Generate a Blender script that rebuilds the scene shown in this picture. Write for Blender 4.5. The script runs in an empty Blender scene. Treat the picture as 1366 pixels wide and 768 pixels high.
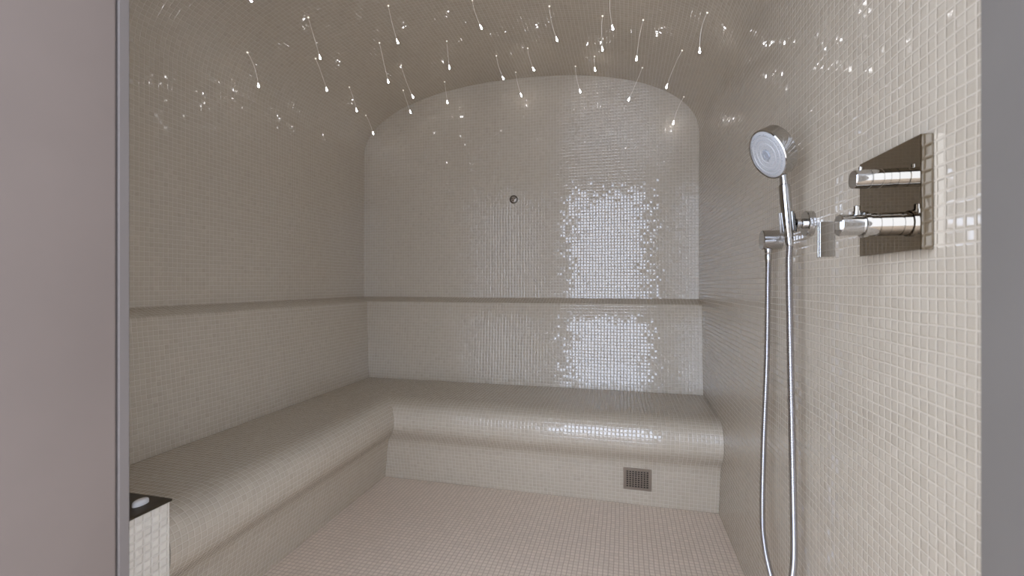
# Steam room lined in pale glass mosaic, seen from its doorway. Units: metres. X to the shower wall, Y into the room, Z up.
import bpy, bmesh, math, random
from mathutils import Vector, Matrix
random.seed(7)
PI = math.pi
scene = bpy.context.scene
COL = scene.collection

# ------------------------------------------------------------------ dimensions
XR = 0.447                       # shower wall
XL0, XL1, XL2 = -1.846, -1.754, -1.712   # bench wall: above the ledge, at the ledge, at the seat
YB0, YB1, YB2 = 2.975, 2.865, 2.822      # back wall likewise
ZS, ZG0, ZG1 = 0.468, 0.984, 1.020       # seat, ledge bottom and top
CX, AX, BZ, SN, ZV = -0.6995, 1.1465, 0.46, 2.2, 2.03   # vault: centre, half width, rise, exponent, spring
YF0, YF1 = 0.27, 0.47            # front wall, outer and inner face
DX0, DX1, DZ = -0.645, 0.294, 2.19       # doorway
YBOX = 0.998
PITCH = 0.0195

# ------------------------------------------------------------------ mesh helper
class MB:
    def __init__(self):
        self.v, self.f, self.uv = [], [], []
    def face(self, pts, uvs=None):
        i = len(self.v)
        self.v += [tuple(p) for p in pts]
        self.f.append(tuple(range(i, i + len(pts))))
        self.uv.append(uvs)
    def grid(self, rows, close_u=False, close_v=False, uvs=None):
        i = len(self.v); n, m = len(rows), len(rows[0])
        for r in rows: self.v += [tuple(p) for p in r]
        for a in range(n if close_v else n - 1):
            for b in range(m if close_u else m - 1):
                a2, b2 = (a + 1) % n, (b + 1) % m
                self.f.append((i + a*m + b, i + a*m + b2, i + a2*m + b2, i + a2*m + b))
                self.uv.append([uvs[a][b], uvs[a][b2], uvs[a2][b2], uvs[a2][b]] if uvs else None)
    def box(self, lo, hi, bevel=0.0, seg=2):
        bm = bmesh.new()
        bmesh.ops.create_cube(bm, size=1)
        for v in bm.verts:
            v.co = Vector([lo[k] + (v.co[k] + .5) * (hi[k] - lo[k]) for k in range(3)])
        if bevel:
            bmesh.ops.bevel(bm, geom=bm.edges[:], offset=bevel, segments=seg, profile=.5, affect='EDGES')
        i = len(self.v); bm.verts.ensure_lookup_table()
        self.v += [tuple(v.co) for v in bm.verts]
        for f in bm.faces:
            self.f.append(tuple(i + v.index for v in f.verts)); self.uv.append(None)
        bm.free()
    def lathe(self, prof, o, d, seg=32, up=None):
        """prof: (radius, distance along d from o); a radius 0 closes the end."""
        o, d = Vector(o), Vector(d).normalized()
        a = (up or (Vector((0, 0, 1)) if abs(d.z) < .9 else Vector((1, 0, 0))))
        x = a.cross(d).normalized(); y = d.cross(x)
        rows = []
        for r, h in prof:
            r = max(r, 1e-5)
            rows.append([o + d*h + (x*math.cos(t) + y*math.sin(t))*r for t in (2*PI*k/seg for k in range(seg))])
        self.grid(rows, close_u=True)
    def tube(self, pts, rad, seg=12, cap=True):
        pts = [Vector(p) for p in pts]; n = len(pts)
        rad = rad if isinstance(rad, (list, tuple)) else [rad]*n
        t0 = (pts[1] - pts[0]).normalized()
        x = (Vector((0, 1, 0)) if abs(t0.y) < .9 else Vector((1, 0, 0))).cross(t0).normalized()
        rows = []
        for k in range(n):
            t = (pts[min(k+1, n-1)] - pts[max(k-1, 0)]).normalized()
            x = (x - t*x.dot(t)).normalized(); y = t.cross(x)
            rows.append([pts[k] + (x*math.cos(q) + y*math.sin(q))*rad[k] for q in (2*PI*j/seg for j in range(seg))])
        if cap:
            rows = [[pts[0]]*seg] + rows + [[pts[-1]]*seg]
        self.grid(rows, close_u=True)
    def build(self, name, mat, parent=None, sharp=35, uvbox=True, merge=1e-6):
        me = bpy.data.meshes.new(name)
        off = Vector((0, 0, 0)); p = parent
        while p is not None:
            off += p.location; p = p.parent
        me.from_pydata([Vector(v) - off for v in self.v], [], self.f)
        lay = me.uv_layers.new(name='metres')
        for poly, uv in zip(me.polygons, self.uv):
            nrm = poly.normal
            for k, li in enumerate(poly.loop_indices):
                if uv is not None:
                    lay.data[li].uv = uv[k]
                else:
                    c = Vector(self.v[self.f[poly.index][k]])
                    ax = max(range(3), key=lambda q: abs(nrm[q]))
                    lay.data[li].uv = [(c.y, c.z), (c.x, c.z), (c.x, c.y)][ax]
        bm = bmesh.new(); bm.from_mesh(me)
        bmesh.ops.remove_doubles(bm, verts=bm.verts, dist=merge)
        bmesh.ops.dissolve_degenerate(bm, dist=1e-7, edges=bm.edges)
        bmesh.ops.recalc_face_normals(bm, faces=bm.faces)
        bm.to_mesh(me); bm.free()
        me.polygons.foreach_set('use_smooth', [True]*len(me.polygons))
        me.set_sharp_from_angle(angle=math.radians(sharp))
        me.materials.append(mat)
        o = bpy.data.objects.new(name, me); COL.objects.link(o)
        if parent is not None: o.parent = parent
        return o

def thing(name, label, cat, loc, group=None):
    o = bpy.data.objects.new(name, None); COL.objects.link(o)
    o.location = loc; o.empty_display_size = .05
    o['label'] = label; o['category'] = cat
    if group: o['group'] = group
    return o

def struct(o, label=None, cat=None):
    o['kind'] = 'structure'
    if label: o['label'] = label
    if cat: o['category'] = cat
    return o

def catmull(pts, per=12):
    P = [Vector(p) for p in pts]; P = [2*P[0]-P[1]] + P + [2*P[-1]-P[-2]]
    out = []
    for i in range(1, len(P)-2):
        a, b, c, d = P[i-1:i+3]
        for k in range(per):
            t = k/per
            out.append(.5*((2*b) + (c-a)*t + (2*a-5*b+4*c-d)*t*t + (3*b-a-3*c+d)*t**3))
    out.append(P[-2]); return out

# ------------------------------------------------------------------ materials
def new_mat(name):
    m = bpy.data.materials.new(name); m.use_nodes = True
    return m, m.node_tree.nodes, m.node_tree.links, m.node_tree.nodes['Principled BSDF']

def metal(name, col, rough, noise=0.0):
    m, N, L, B = new_mat(name)
    B.inputs['Base Color'].default_value = (*col, 1); B.inputs['Metallic'].default_value = 1
    B.inputs['Roughness'].default_value = rough
    if noise:
        t = N.new('ShaderNodeTexNoise'); t.inputs['Scale'].default_value = 40
        g = N.new('ShaderNodeTexCoord'); L.new(g.outputs['Object'], t.inputs['Vector'])
        r = N.new('ShaderNodeMapRange'); r.inputs['To Min'].default_value = max(rough-noise, .01); r.inputs['To Max'].default_value = rough+noise
        L.new(t.outputs['Fac'], r.inputs['Value']); L.new(r.outputs['Result'], B.inputs['Roughness'])
    return m

def paint(name, col, rough, spec=.5):
    m, N, L, B = new_mat(name)
    B.inputs['Roughness'].default_value = rough; B.inputs['Specular IOR Level'].default_value = spec
    t = N.new('ShaderNodeTexNoise'); t.inputs['Scale'].default_value = 6; t.inputs['Detail'].default_value = 4
    g = N.new('ShaderNodeTexCoord'); L.new(g.outputs['Object'], t.inputs['Vector'])
    r = N.new('ShaderNodeValToRGB')
    r.color_ramp.elements[0].position = .3; r.color_ramp.elements[0].color = (*[c*.95 for c in col], 1)
    r.color_ramp.elements[1].position = .7; r.color_ramp.elements[1].color = (*[min(c*1.04, 1) for c in col], 1)
    L.new(t.outputs['Fac'], r.inputs['Fac']); L.new(r.outputs['Color'], B.inputs['Base Color'])
    return m

def emit(name, col, strength):
    m, N, L, B = new_mat(name)
    B.inputs['Base Color'].default_value = (*col, 1)
    B.inputs['Emission Color'].default_value = (*col, 1); B.inputs['Emission Strength'].default_value = strength
    return m

def mosaic(name, tones, grout, rough, ior, tilt, pitch=PITCH, joint=.07, var=1.0, bump=.0012):
    """Square glass mosaic: each tile has its own tone and a slight tilt of its own; matt grout joints between."""
    m, N, L, B = new_mat(name)
    def vm(op, a, b=None):
        n = N.new('ShaderNodeVectorMath'); n.operation = op
        for k, s in enumerate((a, b)):
            if s is None: continue
            if isinstance(s, (tuple, list)): n.inputs[k].default_value = s
            elif isinstance(s, float): n.inputs['Scale'].default_value = s
            else: L.new(s, n.inputs[k])
        return n.outputs[0]
    def mt(op, a, b=None, c=None):
        n = N.new('ShaderNodeMath'); n.operation = op
        for k, s in enumerate((a, b, c)):
            if s is None: continue
            if isinstance(s, (int, float)): n.inputs[k].default_value = s
            else: L.new(s, n.inputs[k])
        return n.outputs[0]
    uv = N.new('ShaderNodeUVMap'); uv.uv_map = 'metres'
    wob = N.new('ShaderNodeTexNoise'); wob.inputs['Scale'].default_value = 9
    L.new(uv.outputs['UV'], wob.inputs['Vector'])
    wv = vm('SCALE', vm('SUBTRACT', wob.outputs['Color'], (.5, .5, .5)), .006)
    p = vm('SCALE', vm('ADD', uv.outputs['UV'], wv), 1.0/pitch)
    cell, fr = vm('FLOOR', p), vm('FRACTION', p)
    wn = N.new('ShaderNodeTexWhiteNoise'); wn.noise_dimensions = '3D'; L.new(cell, wn.inputs['Vector'])
    sx = N.new('ShaderNodeSeparateXYZ'); L.new(vm('ABSOLUTE', vm('SUBTRACT', fr, (.5, .5, .5))), sx.inputs[0])
    edge = mt('MAXIMUM', sx.outputs[0], sx.outputs[1])
    mr = N.new('ShaderNodeMapRange'); mr.interpolation_type = 'SMOOTHSTEP'
    mr.inputs['From Min'].default_value = .5 - joint - .02; mr.inputs['From Max'].default_value = .5 - joint + .02
    L.new(edge, mr.inputs['Value']); g = mr.outputs['Result']
    ramp = N.new('ShaderNodeValToRGB'); ramp.color_ramp.interpolation = 'LINEAR'
    for k, (pos, c) in enumerate(tones):
        e = ramp.color_ramp.elements[k] if k < 2 else ramp.color_ramp.elements.new(pos)
        e.position = pos; e.color = (*c, 1)
    L.new(wn.outputs['Value'], ramp.inputs['Fac'])
    mix = N.new('ShaderNodeMix'); mix.data_type = 'RGBA'
    L.new(g, mix.inputs['Factor']); L.new(ramp.outputs['Color'], mix.inputs['A']); mix.inputs['B'].default_value = (*grout, 1)
    L.new(mix.outputs['Result'], B.inputs['Base Color'])
    # roughness: glossy tiles, matt joints
    rr = N.new('ShaderNodeMapRange'); rr.inputs['To Min'].default_value = rough; rr.inputs['To Max'].default_value = .75
    L.new(g, rr.inputs['Value']); L.new(rr.outputs['Result'], B.inputs['Roughness'])
    B.inputs['IOR'].default_value = ior
    sp = N.new('ShaderNodeMapRange'); sp.inputs['To Min'].default_value = .5; sp.inputs['To Max'].default_value = .15
    L.new(g, sp.inputs['Value']); L.new(sp.outputs['Result'], B.inputs['Specular IOR Level'])
    # every tile sits at a slightly different angle
    geo = N.new('ShaderNodeNewGeometry')
    bp = N.new('ShaderNodeBump'); bp.inputs['Distance'].default_value = bump; bp.inputs['Strength'].default_value = .6
    mr2 = N.new('ShaderNodeMapRange'); mr2.interpolation_type = 'SMOOTHSTEP'
    mr2.inputs['From Min'].default_value = .30; mr2.inputs['From Max'].default_value = .5
    mr2.inputs['To Min'].default_value = 1; mr2.inputs['To Max'].default_value = 0
    L.new(edge, mr2.inputs['Value']); L.new(mr2.outputs['Result'], bp.inputs['Height'])
    wn2 = N.new('ShaderNodeTexWhiteNoise'); wn2.noise_dimensions = '3D'; L.new(vm('ADD', cell, (17.3, 5.1, 2.7)), wn2.inputs['Vector'])
    d = vm('SUBTRACT', vm('ADD', wn.outputs['Color'], wn2.outputs['Color']), (1., 1., 1.))
    L.new(vm('NORMALIZE', vm('ADD', bp.outputs['Normal'], vm('SCALE', d, float(tilt)))), B.inputs['Normal'])
    return m

TONES = [(0.0, (.438, .372, .284)), (1.0, (.495, .422, .328)), (.05, (.456, .387, .296)), (.92, (.476, .406, .313))]
TONES.sort(key=lambda t: t[0])
TONES = [TONES[0], TONES[-1]] + TONES[1:-1]
M_WALL = mosaic('pale glass mosaic', TONES, (.498, .427, .333), .075, 1.72, .042, joint=.052)
M_BOX = mosaic('white glass mosaic', [(0.0, (.68, .62, .52)), (1.0, (.76, .70, .59))], (.66, .60, .50), .15, 1.6, .06, pitch=.0215, joint=.07, bump=.003)
FT = [(0.0, (.64, .525, .412)), (1.0, (.72, .59, .470)), (.5, (.68, .56, .442))]
M_FLOOR = mosaic('floor mosaic', FT, (.51, .405, .318), .34, 1.6, .03, joint=.08)
M_CHROME = metal('polished chrome', (.50, .49, .475), .04)
M_PLATE = metal('mirror polished plate', (.31, .265, .205), .02)
M_HOSE = metal('chrome hose spiral', (.50, .485, .49), .22)
M_STEEL = metal('brushed steel', (.37, .315, .26), .5, .06)
M_BRONZE = metal('dark bronze plate', (.10, .085, .065), .45, .05)
M_DARK = paint('painted hole shade', (.012, .010, .008), .8)  # near-black colour standing in for the shade behind the grille holes
M_SPRAY = paint('pale grey spray face', (.44, .43, .42), .3)
M_RUBBER = paint('grey rubber', (.30, .31, .33), .5)
M_WHITE = paint('white ceramic', (.75, .72, .68), .25)
M_JAMB = paint('grey satin jamb', (.117, .088, .070), .5, .3)
M_JAMB2 = paint('grey satin jamb on the shower side', (.110, .095, .080), .5, .3)
M_STRIP = paint('satin grey strip', (.108, .088, .074), .45, .4)
M_OUT = paint('pale stone', (.5, .49, .47), .6)
M_TIP = emit('glowing fibre tip', (.97, .96, 1.0), 42.0)
M_SOCK = emit('glowing fibre socket', (1.0, .92, .80), .8)
M_FIBRE = emit('light guiding fibre', (1.0, .95, .88), .30)

# ------------------------------------------------------------------ the room
def vault_z(x):
    t = min(abs((x - CX)/AX), 1.0)
    return ZV + BZ*(1 - t**SN)**(1/SN)

mb = MB(); mb.box((-2.0, -1.6, -.12), (1.0, 3.2, 0.0)); struct(mb.build('floor', M_FLOOR))

def profile_wall(prof, axis, lo, hi, outer, name):
    """prof: (horizontal, z) from the floor up, pushed along the other horizontal axis."""
    mb = MB(); s = [0.0]
    for a, b in zip(prof, prof[1:]): s.append(s[-1] + math.hypot(b[0]-a[0], b[1]-a[1]))
    P = (lambda h, t, z: (h, t, z)) if axis == 'x' else (lambda h, t, z: (t, h, z))
    mb.grid([[P(h, lo, z), P(h, hi, z)] for h, z in prof], uvs=[[(lo, q), (hi, q)] for q in s])
    zt, zb = prof[-1][1], prof[0][1]
    mb.face([P(outer, lo, zb), P(outer, hi, zb), P(outer, hi, zt), P(outer, lo, zt)])
    mb.face([P(prof[0][0], lo, zb), P(prof[0][0], hi, zb), P(outer, hi, zb), P(outer, lo, zb)])
    mb.face([P(prof[-1][0], lo, zt), P(prof[-1][0], hi, zt), P(outer, hi, zt), P(outer, lo, zt)])
    for t in (lo, hi):
        mb.face([P(h, t, z) for h, z in prof] + [P(outer, t, zt), P(outer, t, zb)])
    return struct(mb.build(name, M_WALL, sharp=40))

def backrest(x0, x1, x2):
    s = 1 if x1 > x0 else -1
    w = abs(x1 - x0)
    return [(x2, 0), (x2, ZS), (x1, ZG0-.004), (x1 - s*.006, ZG0+.006), (x0 + s*.012, ZG1-.004), (x0, ZG1), ]
pl = backrest(XL0, XL1, XL2) + [(XL0, ZV)]
profile_wall(pl, 'x', YF0, 3.15, -2.02, 'wall_left')
pb = backrest(YB0, YB1, YB2) + [(YB0, 2.62)]
profile_wall(pb, 'y', -2.0, 0.6, 3.15, 'wall_back')
mb = MB(); mb.box((XR, YF0, 0), (XR+.16, 3.15, ZV)); struct(mb.build('wall_right', M_WALL))
mb = MB()                                                        # front wall around the doorway
mb.box((-2.02, YF0, 0), (DX0-.015, YF1, 2.62)); mb.box((DX1+.015, YF0, 0), (XR+.16, YF1, 2.62)); mb.box((DX0-.015, YF0, DZ+.015), (DX1+.015, YF1, 2.62))
struct(mb.build('wall_front', M_WALL))

mb = MB(); inner, sl = [], [0.0]                                  # vault
NV = 96
for k in range(NV+1):
    q = PI - PI*k/NV
    cxx, szz = math.cos(q), math.sin(q)
    x = CX + AX*math.copysign(abs(cxx)**(2/SN), cxx); z = ZV + BZ*abs(szz)**(2/SN)
    inner.append((x, z))
for a, b in zip(inner, inner[1:]): sl.append(sl[-1] + math.hypot(b[0]-a[0], b[1]-a[1]))
ys = [YF1-.02, YB0+.02]
mb.grid([[(x, y, z) for y in ys] for x, z in inner], uvs=[[(y, q + ZV) for y in ys] for q in sl])
mb.grid([[(x + (.17 if x > CX else -.17)*min(1, abs(x-CX)/.9), y, z + (.12 if 0 < i < NV else 0)) for y in ys] for i, (x, z) in enumerate(inner)])
for e in (0, NV):
    x, z = inner[e]; xo = x + (.17 if x > CX else -.17)
    mb.face([(x, ys[0], z), (x, ys[1], z), (xo, ys[1], z), (xo, ys[0], z)])
struct(mb.build('ceiling', M_WALL, sharp=60))

# doorway liners
mb = MB(); mb.box((DX0-.015, YF0-.012, 0), (DX0, .4550, DZ), .002); struct(mb.build('trim_1', M_JAMB, sharp=12))
mb = MB(); mb.box((DX0-.0155, .4580, 0), (DX0-.0010, .4725, DZ), .0015); struct(mb.build('trim_2', M_STRIP, sharp=12))
mb = MB(); mb.box((DX1, YF0-.012, 0), (DX1+.015, .4715, DZ), .003, 3); struct(mb.build('trim_3', M_JAMB2, sharp=12))
mb = MB(); mb.box((DX0-.015, YF0-.012, DZ), (DX1+.015, .4715, DZ+.015), .002); struct(mb.build('trim_4', M_JAMB, sharp=12))

# ------------------------------------------------------------------ built-in L-shaped bench
bench = thing('tiled_bench', 'L-shaped built-in mosaic bench with rounded front edge along two walls', 'bench', (-1.2, 2.3, 0))
NX, NY = -1.218, 2.258                                            # front of the rounded nose on each leg
prof = [(None, ZS), (.135, ZS), (.11, .4668), (.085, .463), (.062, .456), (.042, .446), (.025, .432), (.012, .414), (.004, .393), (0, .37), (.0005, .350), (.003, .330), (.009, .313), (.018, .298), (.029, .284), (.041, .271), (.052, .259), (.062, .247), (.070, .234), (.0755, .221), (.079, .207)]
s = [0.0]
for a, b in zip(prof, prof[1:]):
    s.append(s[-1] + math.hypot((.5 if a[0] is None else a[0]) - b[0], a[1]-b[1]))
yN, xE = YBOX+.001, XR-.0005
def legL(o, z, y): return (XL2+.001 if o is None else NX-o, y, z)
def legB(o, z, x): return (x, YB2-.001 if o is None else NY+o, z)
def mitre(o, z): return (XL2+.001, YB2-.001, z) if o is None else (NX-o, NY+o, z)
mb = MB()
mb.grid([[legL(o, z, yN), mitre(o, z)] for o, z in prof], uvs=[[(yN, q), (mitre(*prof[i])[1], q)] for i, q in enumerate(s)])
mb.grid([[mitre(o, z), legB(o, z, xE)] for o, z in prof], uvs=[[(mitre(*prof[i])[0], q), (xE, q)] for i, q in enumerate(s)])
o1, z1 = prof[-1]
lo = [legL(o1, z1, yN), mitre(o1, z1), legB(o1, z1, xE), (xE, YB2-.001, z1), (XL2+.001, YB2-.001, z1), (XL2+.001, yN, z1)]
mb.face([lo[0], lo[1], lo[4], lo[5]]); mb.face([lo[1], lo[2], lo[3], lo[4]])
mb.face([legL(o, z, yN) for o, z in prof] + [lo[5]]); mb.face([legB(o, z, xE) for o, z in prof] + [lo[3]])
mb.face([lo[5], lo[4], mitre(*prof[0]), legL(None, ZS, yN)]); mb.face([lo[4], lo[3], legB(None, ZS, xE), mitre(*prof[0])])
mb.build('seat', M_WALL, bench, sharp=50)
rp = [(.079, .2065), (.121, 0.0005)]
mb = MB()
mb.grid([[legL(o, z, yN), mitre(o, z)] for o, z in rp], uvs=[[(yN, z), (mitre(o, z)[1], z)] for o, z in rp])
mb.grid([[mitre(o, z), legB(o, z, xE)] for o, z in rp], uvs=[[(mitre(o, z)[0], z), (xE, z)] for o, z in rp])
for z, o in ((.2065, .079), (.0005, .121)):
    q = [legL(o, z, yN), mitre(o, z), legB(o, z, xE), (xE, YB2-.001, z), (XL2+.001, YB2-.001, z), (XL2+.001, yN, z)]
    mb.face([q[0], q[1], q[4], q[5]]); mb.face([q[1], q[2], q[3], q[4]])
mb.face([legL(o, z, yN) for o, z in rp] + [(XL2+.001, yN, .0005), (XL2+.001, yN, .2065)])
mb.face([legB(o, z, xE) for o, z in rp] + [(xE, YB2-.001, .0005), (xE, YB2-.001, .2065)])
mb.face([(XL2+.001, yN, .0005), (XL2+.001, YB2-.001, .0005), (XL2+.001, YB2-.001, .2065), (XL2+.001, yN, .2065)])
mb.face([(XL2+.001, YB2-.001, .0005), (xE, YB2-.001, .0005), (xE, YB2-.001, .2065), (XL2+.001, YB2-.001, .2065)])
mb.build('riser', M_WALL, bench, sharp=50)

# ------------------------------------------------------------------ steam outlet box at the end of the bench
sb = thing('steam_outlet_box', 'white tiled block with dark metal cover plate at the doorway end of the bench', 'steam outlet', (-1.46, .74, 0))
mb = MB(); mb.box((XL2+.001, YF1+.003, .0005), (-1.2170, YBOX-.003, .5150), .003); mb.build('tiled_body', M_BOX, sb, sharp=12)
mb = MB(); mb.box((XL2+.001, YF1+.003, .5152), (-1.2110, YBOX-.001, .5215), .0012); cp = mb.build('cover_plate', M_BRONZE, sb, sharp=12)
mb = MB()
rows = []
for k, (r, h) in enumerate([(1, 0), (1, .006), (.93, .010), (.75, .0125), (.4, .0135), (.001, .0138)]):
    rows.append([(-1.262 + .013*r*math.cos(t), .950 + .021*r*math.sin(t), .5216 + h) for t in (2*PI*j/28 for j in range(28))])
mb.grid(rows, close_u=True); mb.build('oval_nozzle', M_WHITE, cp)

# ------------------------------------------------------------------ small round nozzle high on the back wall
wn = thing('wall_nozzle', 'small round chrome nozzle high on the back wall', 'nozzle', (-.718, YB0, 1.68))
c = Vector((-.718, YB0-.0005, 1.68)); d = (0, -1, 0)
mb = MB(); mb.lathe([(0, 0), (.028, 0), (.028, .004), (.0265, .007), (.021, .0085), (.020, .0065), (0, .0065)], c, d, 40); fl = mb.build('flange', M_BRONZE, wn)
mb = MB(); mb.lathe([(0, .0066), (.0195, .0066), (.0195, .008), (.016, .0095), (0, .0095)], c, d, 32); mb.build('insert', M_STEEL, wn)
for a in (0.5, 2.6, 4.7):
    mb = MB(); mb.lathe([(0, .0096), (.0055, .0096), (.0055, .013), (.004, .0145), (0, .0145)], c + Vector((math.cos(a)*.0095, 0, math.sin(a)*.0095)), d, 16)
    mb.build('jet', M_CHROME, wn)

# ------------------------------------------------------------------ floor-level grille in the bench riser
gr = thing('drain_grille', 'square perforated metal grille low in the back bench riser', 'grille', (.0655, 2.35, .085))
sl_ = math.atan2(.121-.079, .206)                                 # the riser leans back towards the floor
gx, gy, gz = .0655, NY + .079 + (.2065-.143)*(.042/.206), .143     # centre on the riser's face
U, V = Vector((1, 0, 0)), Vector((0, -math.sin(sl_), math.cos(sl_)))
Wn = Vector((0, -math.cos(sl_), -math.sin(sl_))); G = Vector((gx, gy, gz))
def gp(u, v, w): return G + U*u + V*v + Wn*w
hw, hh, b0 = .0675, .0585, .0125
def ring(mb, u0, v0, u1, v1, w0, w1):
    """a flat rectangular frame between two half sizes"""
    oo = [(-u1, -v1), (u1, -v1), (u1, v1), (-u1, v1)]; ii = [(-u0, -v0), (u0, -v0), (u0, v0), (-u0, v0)]
    for k in range(4):
        k2 = (k+1) % 4
        mb.face([gp(*oo[k], w1), gp(*oo[k2], w1), gp(*ii[k2], w1), gp(*ii[k], w1)])
        mb.face([gp(*oo[k], w0), gp(*oo[k2], w0), gp(*oo[k2], w1), gp(*oo[k], w1)])
        mb.face([gp(*ii[k], w0), gp(*ii[k2], w0), gp(*ii[k2], w1), gp(*ii[k], w1)])
        mb.face([gp(*oo[k], w0), gp(*oo[k2], w0), gp(*ii[k2], w0), gp(*ii[k], w0)])
mb = MB(); ring(mb, hw-b0, hh-b0, hw, hh, .0006, .007); mb.build('frame', M_STEEL, gr, sharp=20)
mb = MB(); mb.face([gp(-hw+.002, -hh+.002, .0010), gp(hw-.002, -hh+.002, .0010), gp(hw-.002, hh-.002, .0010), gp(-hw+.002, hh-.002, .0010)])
mb.build('shade_backing', M_DARK, gr)  # flat dark sheet painting the shade in the holes; no hollow is cut
mb = MB(); nb = 8; iw, ih = 2*(hw-b0), 2*(hh-b0); cw, ch = iw/nb, ih/nb; hf = .32
for i in range(nb):                                               # a plate with 8 by 8 square holes
    for j in range(nb):
        uc, vc = -iw/2 + (i+.5)*cw, -ih/2 + (j+.5)*ch
        oo = [(-.5, -.5), (.5, -.5), (.5, .5), (-.5, .5)]
        for k in range(4):
            k2 = (k+1) % 4
            O = lambda q, w: gp(uc + oo[q][0]*cw, vc + oo[q][1]*ch, w)
            I = lambda q, w: gp(uc + oo[q][0]*cw*hf*2, vc + oo[q][1]*ch*hf*2, w)
            mb.face([O(k, .0062), O(k2, .0062), I(k2, .0062), I(k, .0062)])
            mb.face([I(k, .0062), I(k2, .0062), I(k2, .0022), I(k, .0022)])
mb.build('perforated_plate', M_STEEL, gr, sharp=20)

# ------------------------------------------------------------------ shower mixer on its mirror plate
MX, MY = .430, .895
mx = thing('wall_mount_shower_mixer', 'chrome shower mixer with two round knobs on a mirror-polished square plate', 'shower mixer', (XR, MY, 1.252))
mb = MB(); mb.box((MX, MY-.091, 1.1655), (XR-.0005, MY+.091, 1.3385), .0012, 2); mb.build('wall_plate', M_PLATE, mx, sharp=12)
def knob(prof, z, name, parent, mat=M_CHROME):
    mb = MB(); mb.lathe([(r, MX - x) for x, r in prof], (MX, MY, z), (-1, 0, 0), 48); return mb.build(name, mat, parent, sharp=30)
zu, zl = 1.2925, 1.2150
knob([(MX-.0002, 0), (MX-.0002, .0158), (.4205, .0158), (.4200, .0150), (.4185, .0150), (.4180, .0158), (.4045, .0158), (.4040, .0150), (.4030, .0150), (.4030, 0)], zu, 'upper_body', mx)
ku = knob([(.4029, 0), (.4029, .0150), (.4020, .0158), (.3815, .0158), (.3800, .0148), (.3800, 0)], zu, 'flow_knob', mx)
mb = MB(); mb.lathe([(0, .0152), (.0030, .0152), (.0030, .0205), (.0022, .0215), (0, .0215)], (.392, MY, zu), (0, 0, 1), 16); mb.build('marker_pin', M_CHROME, ku)
knob([(MX-.0002, 0), (MX-.0002, .0195), (.4150, .0195), (.4145, .0185), (.4125, .0185), (.4120, .0195), (.4010, .0195), (.4010, 0)], zl, 'lower_body', mx)
knob([(.4009, 0), (.4009, .0205), (.4000, .0220), (.3935, .0220), (.3925, .0205), (.3925, 0)], zl, 'temperature_collar', mx)
kl = knob([(.3924, 0), (.3924, .0178), (.3600, .0186), (.3585, .0176), (.3585, 0)], zl, 'temperature_knob', mx)
mb = MB(); mb.lathe([(0, .0170), (.0062, .0170), (.0062, .0235), (.0045, .0240), (.0045, .0315), (.0036, .0325), (0, .0325)], (.3865, MY, zl), (0, 0, 1), 20); mb.build('safety_button', M_CHROME, kl)
mb = MB()
mb.box((.325, .8790, 1.1600), (.3475, .8835, 1.2205), .0007); mb.box((.325, .8875, 1.1600), (.3300, .8920, 1.2205), .0007)
mb.box((.3255, .8830, 1.2120), (.3470, .8900, 1.2202), .0006); mb.box((.3440, .8830, 1.2060), (.3600, .8930, 1.2200), .0007)
mb.build('lever', M_CHROME, kl, sharp=12)

# ------------------------------------------------------------------ hose outlet elbow
wo = thing('hose_outlet', 'round chrome hose outlet on the wall beneath the shower head', 'hose outlet', (XR, 1.48, 1.243))
mb = MB(); mb.lathe([(0, .0005), (.0285, .0005), (.0285, .050), (.0270, .0520), (0, .0520)], (XR, 1.48, 1.243), (-1, 0, 0), 48); mb.build('body', M_CHROME, wo)
mb = MB(); mb.lathe([(.0001, .024), (.0105, .024), (.0105, .036), (.0085, .040), (.0001, .040)], (.413, 1.48, 1.243), (0, 0, -1), 24); mb.build('socket', M_CHROME, wo)

# ------------------------------------------------------------------ wall holder
hd = thing('shower_holder', 'chrome wall bracket with round flange gripping the hand shower handle', 'shower holder', (XR, 1.257, 1.258))
HA = Vector((.3956, 1.257, 1.245)); HB = Vector((.3830, 1.2525, 1.386)); hdv = (HB-HA).normalized()
mb = MB(); mb.lathe([(0, .0005), (.0310, .0005), (.0310, .014), (.0295, .0160), (.0150, .0165), (0, .0165)], (XR, 1.257, 1.262), (-1, 0, 0), 48); mb.build('flange', M_CHROME, hd)
mb = MB(); mb.lathe([(0, .0166), (.0125, .0166), (.0125, .0230), (.0095, .0240), (.0095, .0262), (.0130, .0275), (.0130, .0345), (0, .0345)], (XR, 1.257, 1.262), (-1, 0, 0), 32); mb.build('arm', M_CHROME, hd, sharp=30)
def rot_about(axis, t, a, b): return a*math.cos(t) + b*math.sin(t)
mb = MB()                                                         # C-shaped cradle open to the front
ax = hdv; ea = Vector((-1, 0, 0)); ea = (ea - ax*ea.dot(ax)).normalized(); eb = ax.cross(ea)
ri, ro, g0 = .0137, .0182, 1.0
secs = []
for k in range(29):
    t = g0 + (2*PI - 2*g0)*k/28
    dv = ea*math.cos(t + 1.1) + eb*math.sin(t + 1.1)
    b0_, b1_ = HA - ax*.004, HA + ax*.046
    secs.append([b0_ + dv*ri, b0_ + dv*ro, b1_ + dv*ro, b1_ + dv*ri])
mb.grid(secs, close_u=True); mb.face(secs[0]); mb.face(secs[-1])
mb.build('cradle', M_CHROME, hd, sharp=30)

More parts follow.
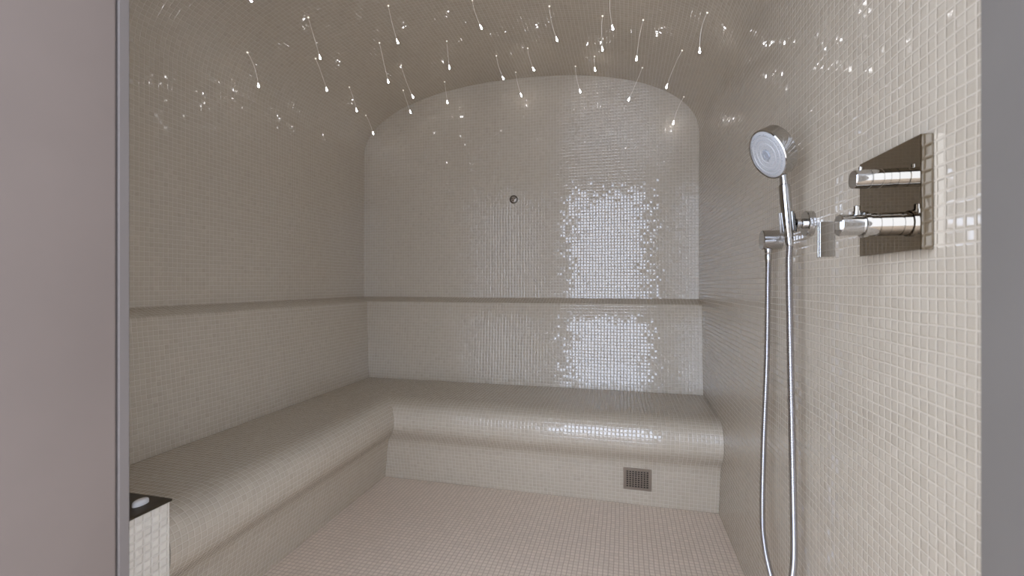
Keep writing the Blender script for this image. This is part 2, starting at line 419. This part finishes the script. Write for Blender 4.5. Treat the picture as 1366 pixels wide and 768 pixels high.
# ------------------------------------------------------------------ hand shower
hs = thing('hand_shower', 'chrome hand shower with round grey spray face resting in the wall bracket', 'hand shower', HA)
mb = MB(); Lh = (HB-HA).length
mb.lathe([(0, -.014), (.0100, -.014), (.0100, -.004), (.0122, .000), (.0132, .030), (.0134, .070), (.0130, .108), (.0122, .114), (.0094, .116), (.0088, .132), (.0100, Lh+.008), (0, Lh+.008)], HA, hdv, 32)
mb.build('handle', M_CHROME, hs)
n = Vector((-.86, -.24, -.43)).normalized(); HC = Vector((.3575, 1.250, 1.440))
R = .0640
mb = MB(); mb.lathe([(.0595, -.0125), (.0600, -.0150), (.0625, -.0160), (R, -.0140), (R, .0150), (.0628, .0166), (.0400, .0178), (0, .0182)], HC, -n, 64)
hd_shell = mb.build('head_shell', M_CHROME, hs, sharp=28)
mb = MB(); mb.lathe([(.0598, .0135), (.0560, .0152), (.0480, .0158), (.0475, .0150), (.0455, .0150), (.0450, .0160), (.0340, .0163), (.0335, .0155), (.0315, .0155), (.0310, .0165), (.0200, .0167), (.0195, .0158), (.0120, .0158), (0, .0158)], HC, n, 64)
face = mb.build('spray_face', M_SPRAY, hs, sharp=25)
mb = MB(); mb.lathe([(0, .0159), (.0125, .0159), (.0125, .0175), (.0110, .0188), (.0060, .0188), (.0050, .0178), (0, .0178)], HC, n, 28); mb.build('centre_cap', M_RUBBER, face)
e1 = Vector((0, 0, 1)).cross(n).normalized(); e2 = n.cross(e1)
mb = MB()
for rad, cnt in ((.0146, 12), (.0255, 22), (.0395, 34), (.0520, 44)):
    for k in range(cnt):
        t = 2*PI*k/cnt
        mb.lathe([(0, .0150), (.0011, .0150), (.0008, .0178), (0, .0178)], HC + (e1*math.cos(t)+e2*math.sin(t))*rad, n, 6)
sn = mb.build('spray_nubs', M_RUBBER, face); sn['kind'] = 'stuff'

# ------------------------------------------------------------------ hose
HE = HA - hdv*.0145
ho = thing('shower_hose', 'ribbed chrome hose hanging in a long loop from outlet to hand shower', 'hose', (.413, 1.48, .27))
path = [(.413, 1.48, 1.180), (.412, 1.481, 1.10), (.410, 1.483, .892), (.405, 1.496, .639), (.400, 1.491, .430), (.396, 1.452, .353), (.397, 1.39, .300),
        (.400, 1.33, .276), (.404, 1.285, .306), (.4065, 1.263, .39), (.408, 1.257, .463), (.405, 1.257, .67), (.3995, 1.257, .98), (.397, 1.257, 1.15), tuple(HE - hdv*.022)]
cp_ = catmull(path, 40)
dist = [0.0]
for a, b in zip(cp_, cp_[1:]): dist.append(dist[-1] + (b-a).length)
step = .0013; pts, rad, j = [], [], 0
k = 0
while k*step < dist[-1]:
    q = k*step
    while dist[j+1] < q: j += 1
    t = (q - dist[j])/(dist[j+1]-dist[j])
    pts.append(cp_[j].lerp(cp_[j+1], t)); rad.append((.0084, .0084, .0068)[k % 3]); k += 1
mb = MB(); mb.tube(pts, rad, 12); mb.build('hose_tube', M_HOSE, ho, sharp=80)
mb = MB(); mb.lathe([(0, 0), (.0082, 0), (.0100, .004), (.0100, .020), (.0092, .0215), (0, .0215)], (.413, 1.48, 1.1800), (0, 0, 1), 24); mb.build('hose_nut', M_CHROME, ho)
mb = MB(); mb.lathe([(0, 0), (.0080, 0), (.0098, .010), (.0098, .0200), (.0090, .0212), (0, .0212)], HE - hdv*.0215, hdv, 24); mb.build('hose_nut', M_CHROME, ho)

# ------------------------------------------------------------------ hanging fibre lights: socket in the vault, thin fibre, glowing tip
STARS = [
 ((-1.761, 1.824, 2.228), (-1.678, 1.805, 2.049), 'lone fibre light lowest on the vault over the side bench, nearest that wall'),
 ((-1.469, 1.885, 2.390), (-1.403, 1.884, 2.188), 'upper one of two parallel slanted fibre lights on the side-bench slope of the vault'),
 ((-1.616, 2.133, 2.329), (-1.542, 2.127, 2.150), 'lower one of two parallel slanted fibre lights on the side-bench slope of the vault'),
 ((-1.635, 2.472, 2.320), (-1.579, 2.464, 2.167), 'faint-strand fibre light just above the short one by the back corner over the side bench'),
 ((-1.716, 2.787, 2.267), (-1.654, 2.779, 2.134), 'short fibre light with both ends bright, in the back corner over the side bench'),
 ((-1.113, 2.007, 2.467), (-1.068, 2.017, 2.288), 'long fibre light with the biggest starry tip and a bright socket, above a slanted trio'),
 ((-1.302, 2.251, 2.435), (-1.249, 2.253, 2.216), 'one of the slanted trio beneath the biggest starry tip, its tip the highest'),
 ((-1.308, 2.512, 2.434), (-1.235, 2.523, 2.238), 'one of the slanted trio beneath the biggest starry tip, its tip at middle height'),
 ((-1.428, 2.771, 2.403), (-1.375, 2.773, 2.251), 'one of the slanted trio beneath the biggest starry tip, its tip the lowest'),
 ((-.969, 2.403, 2.481), (-.954, 2.405, 2.330), 'almost vertical fibre light, upper of two in line, above the arch edge towards the bench'),
 ((-1.161, 2.841, 2.461), (-1.141, 2.841, 2.319), 'almost vertical fibre light, lower of two in line, tip on the back arch edge'),
 ((-.714, 2.098, 2.490), (-.672, 2.112, 2.357), 'curved fibre light at the very top, high above the arch crown, towards the side bench'),
 ((-.354, 2.210, 2.475), (-.318, 2.220, 2.309), 'long curved fibre light high above the arch crown, beside the perfectly vertical one'),
 ((-.747, 2.644, 2.490), (-.706, 2.654, 2.351), 'curved fibre light ending just above the arch crown, towards the side bench'),
 ((-.544, 2.598, 2.487), (-.510, 2.607, 2.361), 'fibre light ending right above the arch crown, in the middle of three'),
 ((-.683, 2.880, 2.490), (-.647, 2.889, 2.337), 'fibre light hanging before the back wall below the arch crown, above the round nozzle'),
 ((-.292, 2.845, 2.468), (-.263, 2.851, 2.309), 'fibre light before the back wall, next along towards the shower'),
 ((-.102, 2.289, 2.437), (-.103, 2.294, 2.272), 'perfectly vertical long fibre light with bright socket, towards the shower side'),
 ((-.060, 2.132, 2.427), (-.049, 2.139, 2.285), 'vertical fibre light high up, its strand leaving the top of the picture'),
 ((-.167, 2.711, 2.449), (-.163, 2.714, 2.369), 'shortest vertical fibre light just above the arch, directly below the longer vertical one'),
 ((.091, 2.277, 2.383), (.060, 2.281, 2.199), 'long fibre light sloping towards the side bench, next shower-side of the perfectly vertical one'),
 ((.106, 2.767, 2.378), (.028, 2.765, 2.196), 'long faint slanted fibre light before the back wall, second from the shower wall corner'),
 ((.286, 2.431, 2.289), (.211, 2.436, 2.114), 'long slanted fibre light ending just above the back arch shoulder on the shower side'),
 ((.352, 2.904, 2.238), (.291, 2.914, 2.085), 'lowest fibre light on the shower side, before the back wall by the corner'),
 ((.340, 2.044, 2.249), (.312, 2.059, 2.096), 'curved fibre light nearest above the shower wall, high up and set apart'),
 ((-1.494, 1.518, 2.382), (-1.447, 1.518, 2.246), 'fibre light over the side bench nearest the doorway, cut by the top edge'),
]
for bs, tp, lab in STARS:
    Bp, T = Vector(bs), Vector(tp)
    tt = (Bp.x - CX)/AX
    e = 1e-3; gz_ = (vault_z(Bp.x+e) - vault_z(Bp.x-e))/(2*e)
    nn = Vector((gz_, 0, -1)).normalized()
    Bp = Vector((Bp.x, Bp.y, vault_z(Bp.x)))
    st = thing('hanging_fibre_light', lab, 'fibre light', Bp, 'fibre lights hanging from the vault')
    mb = MB(); mb.lathe([(0, .0002), (.0042, .0002), (.0038, .0030), (.0018, .0040), (0, .0040)], Bp, nn, 12); mb.build('socket', M_SOCK, st)
    ln = (T-Bp).length; c1 = Bp + (nn*.6 + (T-Bp).normalized()*.4)*ln*.45
    cv = [Bp*(1-q)**2 + c1*2*q*(1-q) + T*q*q for q in (i/14 for i in range(15))]
    cv[0] = Bp + nn*.0036
    mb = MB(); mb.tube(cv, [.0005]*15, 6); mb.build('fibre', M_FIBRE, st, sharp=80)
    dd = (cv[-1]-cv[-2]).normalized()
    mb = MB(); mb.lathe([(0, -.020), (.0010, -.012), (.0024, -.004), (.0038, .001), (.0040, .0025), (.0034, .005), (.0020, .0064), (0, .007)], T, dd, 16); mb.build('glowing_tip', M_TIP, st, sharp=80)

# ------------------------------------------------------------------ light: daylight from outside through the doorway
w = bpy.data.worlds.new('daylight'); scene.world = w; w.use_nodes = True
bg = w.node_tree.nodes['Background']; bg.inputs['Color'].default_value = (.88, 1.015, 1.29, 1); bg.inputs['Strength'].default_value = 6.0
pl_ = bpy.data.lights.new('doorway_portal', 'AREA'); pl_.shape = 'RECTANGLE'; pl_.size = DX1-DX0; pl_.size_y = DZ
pl_.cycles.is_portal = True
po = bpy.data.objects.new('doorway_portal', pl_); COL.objects.link(po)
po.location = ((DX0+DX1)/2, YF0-.02, DZ/2); po.rotation_euler = (PI/2, 0, PI)

# ------------------------------------------------------------------ camera
cam = bpy.data.cameras.new('camera'); co = bpy.data.objects.new('camera', cam); COL.objects.link(co)
co.location = (0, 0, 1.115); co.rotation_euler = (PI/2, 0, math.radians(13.8))
cam.sensor_width = 36; cam.lens = 607/1366*36; cam.shift_y = -6/1366; cam.clip_start = .02
cam.dof.use_dof = True; cam.dof.focus_distance = 1.6; cam.dof.aperture_fstop = 5.0
scene.camera = co

vs = scene.view_settings
vs.view_transform = 'Standard'; vs.look = 'None'; vs.gamma = 1; vs.exposure = 0; vs.use_curve_mapping = False
cy = scene.cycles
cy.max_bounces = 16; cy.diffuse_bounces = 10; cy.glossy_bounces = 8
cy.sample_clamp_indirect = 12; cy.use_denoising = True
cy.caustics_reflective = True; cy.blur_glossy = .3
